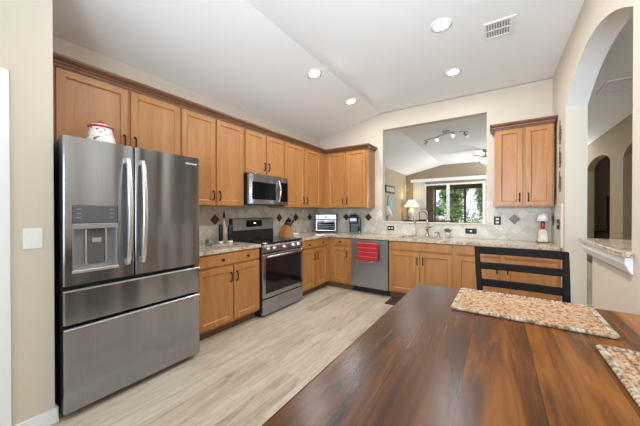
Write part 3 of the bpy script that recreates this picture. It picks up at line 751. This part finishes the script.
# small table lamp in the right corner
t = thing('counter_lamp', 'small lamp with white shade and square stone base in the right counter corner', 'lamp', (.485, 4.42, .915))
MB().box(.425, .545, 4.37, 4.48, .915, .925).build('foot', 'iron', t, .003)
MB().prism([(.435, .925), (.537, .925), (.530, 1.06), (.505, 1.085), (.467, 1.085), (.442, 1.06)], 4.385, 4.465, 'Y').build('base', 'gold', t, .006)
B(.458, .514, 4.382, 4.385, .955, 1.02).build('plaque', 'ceramic', t)
MB().lathe([(.014, .17), (.022, .20), (.024, .25), (.012, .28)], (.487, 4.425, .915), 14).build('neck', 'red', t)
MB().lathe([(.066, .275), (.044, .375), (.041, .375), (.063, .275)], (.487, 4.425, .915), 24).build('lamp_shade', 'shade_off', t)

# wall plates
def plate(label, cat, axis, a, z, w_, h, mt, kind, name='wall_outlet', x=None):
    loc = {'B': (a, YB-.011, z), 'R': (XR-.011, a, z), 'S': (-2.299, a, z)}[axis]
    t = thing(name, label, cat, loc)
    def T(u, v_, n):
        return {'B': (a+u, YB-.0105-n, z+v_), 'R': (XR-.0105-n, a+u, z+v_), 'S': (-2.2995+n, a+u, z+v_)}[axis]
    def bb(u0, u1, v0, v1, n0, n1, nm, mm, bev=0):
        p, q = T(u0, v0, n0), T(u1, v1, n1); return B(p[0], q[0], p[1], q[1], p[2], q[2]).build(nm, mm, t, bev)
    bb(-w_/2, w_/2, -h/2, h/2, 0, .006, 'plate', mt, .002)
    for u, v_, ww, hh, mm in kind: bb(u-ww/2, u+ww/2, v_-hh/2, v_+hh/2, .006, .0085, 'insert', mm, .001)
plate('horizontal bronze outlet plate under left end of the pass-through', 'outlet', 'B', -1.545, 1.022, .118, .075, 'bronze', [(-.024, 0, .028, .024, 'white'), (.024, 0, .028, .024, 'white')])
plate('horizontal bronze outlet plate below the right end of the pass-through', 'outlet', 'B', -.325, 1.018, .150, .080, 'bronze', [(0, 0, .026, .022, 'white')])
plate('upright bronze switch plate between pass-through and right wall cabinet', 'switch', 'B', .004, 1.18, .085, .118, 'bronze', [(0, .024, .034, .026, 'white'), (0, -.024, .034, .026, 'white')], 'light_switch')
plate('bronze outlet plate on the side wall near the archway', 'outlet', 'R', 4.09, 1.165, .15, .118, 'bronze', [(-.03, 0, .012, .020, 'white'), (.03, 0, .012, .020, 'white')])
plate('white double light switch on the beige wall left of the refrigerator', 'switch', 'S', .394, 1.152, .082, .122, 'white', [(-.018, 0, .014, .036, 'trim'), (.018, 0, .014, .036, 'trim')], 'light_switch')

# wall decorations on the right wall (three wire figures in a column)
for (z0, z1), lab in (((2.06, 2.34), 'topmost'), ((1.80, 2.04), 'middle'), ((1.53, 1.77), 'lowest')):
    y = 4.01; mb = MB(); h = z1-z0
    mb.tube([(XR-.012, y+.045*math.sin(2*PI*k/24), z0+.32*h+.30*h*math.cos(2*PI*k/24)) for k in range(25)], .0035, 6, False)
    mb.tube([(XR-.012, y+.032*math.sin(2*PI*k/20), z0+.36*h+.14*h*math.cos(2*PI*k/20)) for k in range(21)], .003, 6, False)
    mb.tube([(XR-.012, y, z0+.62*h), (XR-.012, y+.02, z0+.8*h), (XR-.012, y, z1)], .004, 6)
    mb.tube([(XR-.012, y+.05, z0+.66*h), (XR-.012, y, z0+.76*h), (XR-.012, y-.05, z0+.66*h)], .0035, 6)
    mb.tube([(XR, y, z0+.62*h), (XR-.012, y, z0+.62*h)], .005, 6)
    o = mb.build('wire_wall_ornament', 'iron')
    tag(o, '%s of three small bronze wire ornaments on the wall beside the arch' % lab, 'wall decoration', 'wire wall ornaments')

# floor mat by the sink
o = B(-1.335, -.35, 3.69, 4.04, 0, .012).build('kitchen_mat', 'matbrown', bevel=.004)
tag(o, 'dark brown floor mat at the foot of the sink cabinet', 'mat')

# ------------------------------------------------------------------ dining table, chair, placemats
TX0, TX1, TY0, TY1 = -.373, .588, -.05, 1.566
t = thing('dining_table', 'large counter-height dining table with glossy dark walnut board top', 'table', (.1, .76, 0))
mb = MB(); tp = B(TX0, TX1, TY0, TY1, .872, .910).build('tabletop', 'table', t, .007, seg=3)
mb = MB().box(TX0+.07, TX1-.07, TY0+.07, TY0+.095, .77, .872).box(TX0+.07, TX1-.07, TY1-.095, TY1-.07, .77, .872).box(TX0+.07, TX0+.095, TY0+.095, TY1-.095, .77, .872).box(TX1-.095, TX1-.07, TY0+.095, TY1-.095, .77, .872)
mb.build('apron', 'table', t)
for x in (TX0+.06, TX1-.14):
    for y in (TY0+.06, TY1-.14):
        MB().loops([[(x+i, y+i, z), (x+.08-i, y+i, z), (x+.08-i, y+.08-i, z), (x+i, y+.08-i, z)] for z, i in ((0, .012), (.6, 0), (.872, 0))]).build('leg', 'table', t)

ch = thing('counter_chair', 'black ladder-back counter chair at the far end of the table', 'chair', (.095, 1.55, 0))
# posts (world coordinates)
def bar(mb, p, q, w_, d_):
    p, q = Vector(p), Vector(q); t_ = (q-p).normalized(); a = Vector((1, 0, 0)) if abs(t_.x) < .7 else Vector((0, 0, 1))
    b = t_.cross(a).normalized(); a = b.cross(t_).normalized()
    lp = []
    for c in (p, q): lp.append([c-a*w_-b*d_, c+a*w_-b*d_, c+a*w_+b*d_, c-a*w_+b*d_])
    return mb.loops(lp)
# two back posts, raking back above the seat
for xt, xb in ((-.095, -.060), (.279, .268)):
    mb = MB(); lp = []
    for z, y, hw, x in ((0, 1.80, .016, xb), (.60, 1.66, .019, xb), (.80, 1.672, .018, xb+(xt-xb)*.25), (1.0, 1.71, .016, xb+(xt-xb)*.7), (1.117, 1.745, .014, xt)):
        lp.append([(x-hw*.8, y-hw, z), (x+hw*.8, y-hw, z), (x+hw*.8, y+hw, z), (x-hw*.8, y+hw, z)])
    mb.loops(lp).build('back_post', 'chairblack', ch, .004)
def rail(z0, z1, y, x0, x1, nm='back_slat'):
    mb = MB(); lp = []; K = 8
    for k in range(K+1):
        u = k/K; x = x0+(x1-x0)*u; yy = y+.012*math.sin(PI*u)
        lp.append([(x, yy-.009, z0), (x, yy+.009, z0), (x, yy+.009, z1), (x, yy-.009, z1)])
    mb.loops(lp).build(nm, 'chairblack', ch, .003)
rail(1.078, 1.118, 1.738, -.093, .279, 'top_rail'); rail(1.000, 1.036, 1.712, -.080, .272); rail(.912, .950, 1.693, -.067, .270); rail(.82, .858, 1.675, -.058, .268)
B(-.085, .29, 1.27, 1.655, .615, .645).build('seat', 'chairblack', ch, .012, seg=3)
for x in (-.06, .262):
    MB().loops([[(x-.017, y-.017, z), (x+.017, y-.017, z), (x+.017, y+.017, z), (x-.017, y+.017, z)] for z, y in ((0, 1.28), (.615, 1.31))]).build('front_leg', 'chairblack', ch)
mb = MB(); bar(mb, (-.06, 1.29, .22), (.262, 1.29, .22), .014, .010); bar(mb, (-.06, 1.29, .30), (-.06, 1.73, .30), .010, .014); bar(mb, (.265, 1.29, .30), (.268, 1.73, .30), .010, .014); bar(mb, (-.06, 1.75, .22), (.268, 1.75, .22), .014, .010)
mb.build('stretcher', 'chairblack', ch)

def placemat(label, cx, cy, rz, lx, ly):
    """braided rectangle: rows of plaited blobs along local x"""
    t = thing('placemat', label, 'placemat', (cx, cy, .911), 'braided jute placemats')
    t.rotation_euler = (0, 0, rz)
    R0 = ORG[t.name]; ORG[t.name] = Vector((0, 0, 0))
    rows = 9; rw = (ly-.03)/rows; body = MB(); base_ = MB()
    base_.box(-lx/2+.006, lx/2-.006, -ly/2+.006, ly/2-.006, .0, .0035)
    pitch = .0155
    rnd = random.Random(5)
    for i in range(rows):
        y = -ly/2+.015+rw*(i+.5); n = int((lx-.03)/pitch)
        for k in range(n):
            x = -lx/2+.015+pitch*(k+.5)
            for s in (-1, 1):
                R = Matrix.Rotation(s*.62, 3, 'Z')
                body.ell((x+(pitch*.25*s), y+s*rw*.22, .0055+.0008*rnd.random()), (.0125, .0068, .0048), 7, 4, R)
    base_.build('backing', 'jute_edge', t); body.build('braided_field', 'jute', t, normals=False)
    bd = MB()
    def edge(p, q, k_):
        p, q = Vector(p), Vector(q); Ln = (q-p).length; n = int(Ln/.0135); d = (q-p)/n; an = math.atan2(d.y, d.x)
        for k in range(n):
            c = p+d*(k+.5)
            for s in (-1, 1):
                R = Matrix.Rotation(an+s*.7, 3, 'Z'); nv = Vector((-d.y, d.x, 0)).normalized()
                bd.ell(c+nv*s*.0035+Vector((0, 0, .0065)), (.0100, .0056, .0058), 7, 5, R)
    a, b = lx/2-.008, ly/2-.008
    edge((-a, -b, 0), (a, -b, 0), 0); edge((a, -b, 0), (a, b, 0), 0); edge((a, b, 0), (-a, b, 0), 0); edge((-a, b, 0), (-a, -b, 0), 0)
    bd.build('braided_border', 'jute_edge', t, normals=False)
    ORG[t.name] = R0
    return t
placemat('braided jute placemat lying along the far end of the table before the chair', .086, 1.382, math.radians(-1.0), .482, .335)
placemat('braided jute placemat lying along the right side of the table', .412, .870, PI/2, .49, .335)

# ------------------------------------------------------------------ ceiling fixtures
grp = 'recessed ceiling lights'
labs = ['recessed ceiling light left nearer the refrigerator', 'recessed ceiling light left nearer the back corner', 'recessed ceiling light beside the air vent, nearest the viewer', 'recessed ceiling light in front of the pass-through',
        'recessed ceiling light above the refrigerator aisle', 'recessed ceiling light above the dining table', 'recessed ceiling light by the nook, left', 'recessed ceiling light by the nook, right']  # this row is unused: the added lamps get no fixture
for (x, y), lab in list(zip(DL, labs))[:4]:
    z = ceil_z(x); sl = (FLAT-EAVE)/1.3 if x < -1.75 else 0
    t = thing('recessed_light', 'round white ' + lab, 'ceiling light', (x, y, z), grp)
    t.rotation_euler = (0, -math.atan(sl), 0)
    ORG[t.name] = Vector((0, 0, 0))
    MB().lathe([(.095, .002), (.097, -.006), (.072, -.012), (.066, -.004)], (0, 0, 0), 36).build('trim_ring', 'trim', t)
    MB().lathe([(.066, -.003), (.066, -.006)], (0, 0, 0), 32).build('lens', 'glow', t)
t = thing('ceiling_vent', 'white rectangular louvred air vent in the kitchen ceiling', 'vent', (.01, 3.08, FLAT))
vx0, vx1, vy0, vy1 = -.11, .135, 2.95, 3.22
MB().box(vx0+.012, vx1-.012, vy0+.012, vy1-.012, FLAT-.004, FLAT-.001).build('backing', 'midgrey', t)
MB().box(vx0, vx1, vy0, vy0+.02, FLAT-.012, FLAT).box(vx0, vx1, vy1-.02, vy1, FLAT-.012, FLAT).box(vx0, vx0+.02, vy0+.02, vy1-.02, FLAT-.012, FLAT).box(vx1-.045, vx1, vy0+.02, vy1-.02, FLAT-.012, FLAT).box(vx0+.02, vx1-.045, 3.08, 3.092, FLAT-.011, FLAT-.001).build('frame', 'trim', t)
for k in range(8):
    x = vx0+.032+k*.021
    MB().add([(x, vy0+.02, FLAT-.011), (x+.009, vy0+.02, FLAT-.003), (x+.009, vy1-.02, FLAT-.003), (x, vy1-.02, FLAT-.011), (x+.003, vy0+.02, FLAT-.011), (x+.012, vy0+.02, FLAT-.003), (x+.012, vy1-.02, FLAT-.003), (x+.003, vy1-.02, FLAT-.011)],
             [(0, 1, 2, 3), (4, 5, 6, 7), (0, 1, 5, 4), (2, 3, 7, 6), (0, 3, 7, 4), (1, 2, 6, 5)]).build('slat', 'trim', t)
# return air grille beyond the arch
t = thing('return_air_grille', 'large white return air grille in the ceiling beyond the archway', 'vent', (1.42, 5.36, FLAT))
MB().box(1.22, 1.75, 5.12, 5.18, FLAT-.02, FLAT).box(1.22, 1.75, 5.56, 5.62, FLAT-.02, FLAT).box(1.22, 1.28, 5.18, 5.56, FLAT-.02, FLAT).box(1.69, 1.75, 5.18, 5.56, FLAT-.02, FLAT).build('frame', 'trim', t, .004)
mb = MB(); mb.box(1.28, 1.69, 5.18, 5.56, FLAT-.004, FLAT-.001); mb.build('backing', 'midgrey', t)
mb = MB()
for k in range(18): mb.box(1.28, 1.69, 5.19+k*.021, 5.203+k*.021, FLAT-.012, FLAT-.006)
mb.build('louvres', 'trim', t)

# ------------------------------------------------------------------ family room
# track light
t = thing('track_light', 'curved nickel track light with four spots on the ceiling beyond the pass-through', 'ceiling light', (-.93, 6.4, FLAT))
B(-1.0, -.86, 6.35, 6.45, FLAT-.035, FLAT).build('canopy', 'nickel', t, .006)
P = [(-1.40+.89*k/16, 6.4+.08*math.sin(PI*k/8), FLAT-.055-.05*abs((k/8-1))**1.5*(1.8 if k < 8 else .6)) for k in range(17)]
MB().tube(P, .009, 8).tube([(-.96, 6.4, FLAT-.03), (-.96, 6.4, P[8][2])], .007).tube([(-.90, 6.4, FLAT-.03), (-.90, 6.4, P[8][2])], .007).build('rail', 'nickel', t)
for i, k in enumerate((1, 5, 11, 15)):
    p = Vector(P[k]); d = (Vector((-.5, -.3, -.8)) if i == 0 else Vector((.6, -.2, -.75)) if i == 3 else Vector((.1, -.75, -.6))).normalized(); q = p+Vector((0, 0, -.05))
    h = MB().tube([p, q], .006).tube([q-d*.03, q+d*.02, q+d*.07], [.022, .028, .034], 14).build('spot_head', 'nickel', t)
    MB().tube([q+d*.0705, q+d*.073], .030, 14).build('bulb', 'glow' if i in (1, 2) else 'ceramic', h)
# ceiling fan
FXc, FYc = -.28, 8.95
t = thing('ceiling_fan', 'ceiling fan with pale wood blades and lit globe in the family room', 'ceiling fan', (FXc, FYc, FLAT))
MB().lathe([(.07, 0), (.065, -.05), (.03, -.07), (.014, -.08), (.014, -.16)], (FXc, FYc, FLAT), 20).build('canopy', 'nickel', t)
MB().lathe([(.03, -.15), (.10, -.17), (.115, -.21), (.10, -.25), (.06, -.27)], (FXc, FYc, FLAT), 24).build('motor', 'nickel', t)
MB().lathe([(.06, -.27), (.11, -.29), (.115, -.33), (.08, -.375), (.02, -.395)], (FXc, FYc, FLAT), 24).build('globe', 'glow', t)
for k in range(5):
    a = 2*PI*k/5+.55; ca, sa = math.cos(a), math.sin(a); mb = MB(); z = FLAT-.225
    def q(r, s, dz=0): return (FXc+r*ca-s*sa, FYc+r*sa+s*ca, z+dz)
    mb.loops([[q(.16, -.045, .006), q(.16, .045, -.006), q(.16, .045, -.0), q(.16, -.045, .012)], [q(.45, -.065, .008), q(.45, .065, -.010), q(.45, .065, -.004), q(.45, -.065, .014)], [q(.66, -.055, .008), q(.66, .055, -.008), q(.66, .055, -.002), q(.66, -.055, .014)]])
    b_ = mb.build('blade', 'maple', t)
    MB().tube([q(.10, 0), q(.20, 0)], .010, 8).build('bracket', 'nickel', b_)
# vertical blind stack and valance
t = thing('vertical_blinds', 'white valance and stacked vertical blinds over the patio slider', 'blinds', (-1.6, 10.9, 0))
B(-2.86, -.22, 10.84, 11.0, 2.45, 2.56).build('valance', 'trim', t, .005)
for k in range(10):
    x = -2.76+k*.043
    MB().box(x, x+.036, 10.90+.012*(k % 2), 10.906+.012*(k % 2), .04, 2.45).build('slat', 'blind', t)
# sconce
t = thing('wall_sconce', 'small brass sconce high in the far family room corner', 'sconce', (-3.04, 10.75, 2.2))
MB().box(XL, XL+.02, 10.70, 10.80, 2.05, 2.35).build('backplate', 'gold', t, .004)
MB().tube([(XL+.02, 10.75, 2.15), (XL+.10, 10.75, 2.12), (XL+.12, 10.75, 2.2)], .012).build('arm', 'gold', t)
# console table with lamp, arched frame
t = thing('console_table', 'dark console table against the far wall behind the pass-through', 'table', (-2.4, 10.5, 0))
B(-2.95, -1.25, 10.25, 10.65, .95, .985).build('tabletop', 'darkwood', t, .004)
for x in (-2.93, -1.31):
    for y in (10.27, 10.59): B(x, x+.04, y, y+.04, 0, .95).build('leg', 'darkwood', t)
t = thing('table_lamp', 'lit table lamp with wide cream shade in the far left corner', 'lamp', (-2.71, 10.42, .985))
MB().lathe([(.10, 0), (.10, .02), (.05, .04), (.11, .16), (.13, .28), (.10, .38), (.04, .45), (.02, .48)], (-2.71, 10.42, .985), 24).build('base', 'ceramic', t)
MB().lathe([(.28, .50), (.10, .76), (.095, .76), (.275, .50)], (-2.71, 10.42, .985), 32).build('lamp_shade', 'shade', t)
lp = bpy.data.lights.new('table_lamp_bulb', 'POINT'); lp.energy = 9; lp.color = (1, .78, .5); lp.shadow_soft_size = .05
lo = bpy.data.objects.new('table_lamp_bulb', lp); COL.objects.link(lo); lo.location = (-2.71, 10.42, 1.72)
t = thing('table_lamp', 'white cone-shaped lamp shade close behind left jamb of the pass-through', 'lamp', (-2.86, 8.0, .62))
MB().lathe([(.09, 0), (.07, .03), (.05, .2), (.03, .55)], (-2.80, 8.0, .62), 20).build('base', 'ceramic', t)
MB().lathe([(.165, .56), (.05, .86), (.045, .86), (.16, .56)], (-2.80, 8.0, .62), 28).build('lamp_shade', 'shade_off', t)
t = thing('side_table', 'small dark side table under the white cone lamp', 'table', (-2.80, 8.0, 0))
MB().lathe([(.22, .59), (.22, .62)], (-2.80, 8.0, 0), 28).build('tabletop', 'darkwood', t)
MB().lathe([(.16, 0), (.14, .03), (.03, .06), (.03, .59)], (-2.80, 8.0, 0), 20).build('pedestal', 'darkwood', t)
t = thing('picture_frame', 'dark rectangular framed print high on the left family room wall', 'picture', (XL+.02, 8.93, 2.05))
B(XL, XL+.03, 8.45, 9.40, 1.93, 2.18).build('frame', 'darkwood', t, .004)
B(XL+.03, XL+.033, 8.52, 9.33, 1.98, 2.13).build('print', 'art_grey', t)
t = thing('wall_plate', 'round teal decorative plate on the left family room wall', 'wall decoration', (XL+.02, 8.93, 1.55))
mb = MB().lathe([(.30, 0), (.30, .02), (.24, .025)], (XL, 8.95, 1.56), 32, 'X'); mb.build('plate', 'art_teal', t)
MB().lathe([(.13, .02), (.13, .035)], (XL+.006, 8.95, 1.56), 24, 'X').build('centre', 'art_grey', t)
t = thing('arched_frame', 'arched white tabletop frame on the console behind the faucet', 'frame', (-2.25, 10.35, .985))
Pa = [(-2.42, .985), (-2.08, .985), (-2.08, 1.25)] + [(-2.25+.17*math.cos(PI*k/12), 1.25+.17*math.sin(PI*k/12)) for k in range(1, 12)] + [(-2.42, 1.25)]
MB().prism(Pa, 10.36, 10.39, 'Y').build('frame', 'darkwood', t)
Pb = [(-2.25+(x+2.25)*.82, .985+.03+(z-.985)*.88) for x, z in Pa]
MB().prism(Pb, 10.352, 10.36, 'Y').build('print', 'ceramic', t)
t = thing('potted_plant', 'leafy houseplant on the dark console table beside the patio slider', 'plant', (-1.75, 10.42, .985))
MB().lathe([(.08, 0), (.11, .16), (.10, .16)], (-1.75, 10.42, .985), 20).build('pot', 'ceramic', t)
mb = MB(); leafs(mb, (-1.75, 10.42, 1.28), (.20, .14, .18), 160, .12); mb.build('foliage', 'green', t, normals=False)
# hall console and cabinet seen through the arch
t = thing('hall_console', 'dark narrow console table beyond the half wall in the hall', 'table', (3.3, 10.0, 0))
B(2.3, 3.9, 10.65, 10.97, .72, .76).build('tabletop', 'darkwood', t, .004)
for x in (2.32, 3.84):
    for y in (10.67, 10.92): B(x, x+.04, y, y+.04, 0, .72).build('leg', 'darkwood', t)
t = thing('tall_cabinet', 'tall dark narrow cabinet standing inside the far hall archway', 'cabinet', (2.5, 9.3, 0))
B(2.62, 3.0, 10.72, 10.96, .765, 1.75).build('body', 'darkwood', t, .006); B(2.64, 2.98, 10.712, 10.72, .80, 1.72).build('door', 'black', t)

# ------------------------------------------------------------------ outside
struct(B(-14, 14, 11.1, 14.0, -.14, -.02).build('ground_patio', 'concrete'))
struct(B(-30, 30, 14.0, 40, -.2, -.06).build('ground_lawn', 'grass'))
t = thing('lanai', 'brown screened patio frame outside the sliding door', 'patio frame', (-1.5, 12.5, 0))
B(-6, 3, 11.12, 13.4, 2.62, 2.72).build('roof', 'lanai', t)
B(-6, 3, 13.3, 13.4, 2.30, 2.62).build('header', 'lanai', t)
for x in (-3.0, -1.22, .6): B(x, x+.09, 13.32, 13.38, 0, 2.30).build('post', 'lanai', t)
B(-2.2, -1.22, 13.33, 13.37, 1.92, 1.97).build('cross_bar', 'lanai', t); B(-2.44, -2.36, 13.32, 13.38, 0, 2.3).build('post', 'lanai', t)
B(-2.55, -2.08, 11.14, 11.3, 0, 2.62).build('column', 'lanai', t)
trees = [(-8.6+2.1*k, 19.2, 2.4+.5*((k*5) % 3), .95) for k in range(5)] + [(-7.6+2.3*k, 23.5, 3.6+.5*((k*2) % 3), 1.1) for k in range(4)]
lab = ['leafy tree in front row beyond the patio, farthest left', 'leafy tree in front row beyond the patio, second from left', 'leafy tree in front row beyond the patio, in the middle', 'leafy tree in front row beyond the patio, second from right', 'leafy tree in front row beyond the patio, farthest right',
       'taller tree in back row beyond the patio, farthest left', 'taller tree in back row beyond the patio, left of middle', 'taller tree in back row beyond the patio, right of middle', 'taller tree in back row beyond the patio, farthest right']
for (x, y, h, r), lb in zip(trees, lab):
    t = thing('tree', lb, 'tree', (x, y, -.06), 'trees beyond the patio')
    MB().tube([(x, y, -.08), (x+.1, y, h*.5), (x-.1, y, h)], [.13, .10, .05], 8).build('trunk', 'bark', t)
    mb = MB()
    for _ in range(14):
        c = (x+random.uniform(-1, 1)*r*.45, y+random.uniform(-1, 1)*r*.5, h*random.uniform(.35, 1.15)); leafs(mb, c, (r*.5, r*.5, r*.6), 170, .24)
    mb.build('foliage', 'foliage', t, normals=False)
lab = ['round green shrub outside the slider at far left', 'round green shrub left of the patio door posts', 'round green shrub centred behind the patio', 'round green shrub right behind the patio', 'round green shrub at far right beyond the patio']
for k, lb in enumerate(lab):
    x = -6.0+k*1.8; y = 15.2+.5*(k % 2); h = 1.2+.35*((k*7) % 3)
    t = thing('shrub', lb, 'shrub', (x, y, -.06), 'shrubs beyond the patio')
    MB().tube([(x, y, -.08), (x, y, h*.5)], [.05, .03], 8).build('stem', 'bark', t)
    mb = MB(); leafs(mb, (x, y, h*.55), (.8, .6, h*.55), 700, .16); mb.build('foliage', 'foliage', t, normals=False)
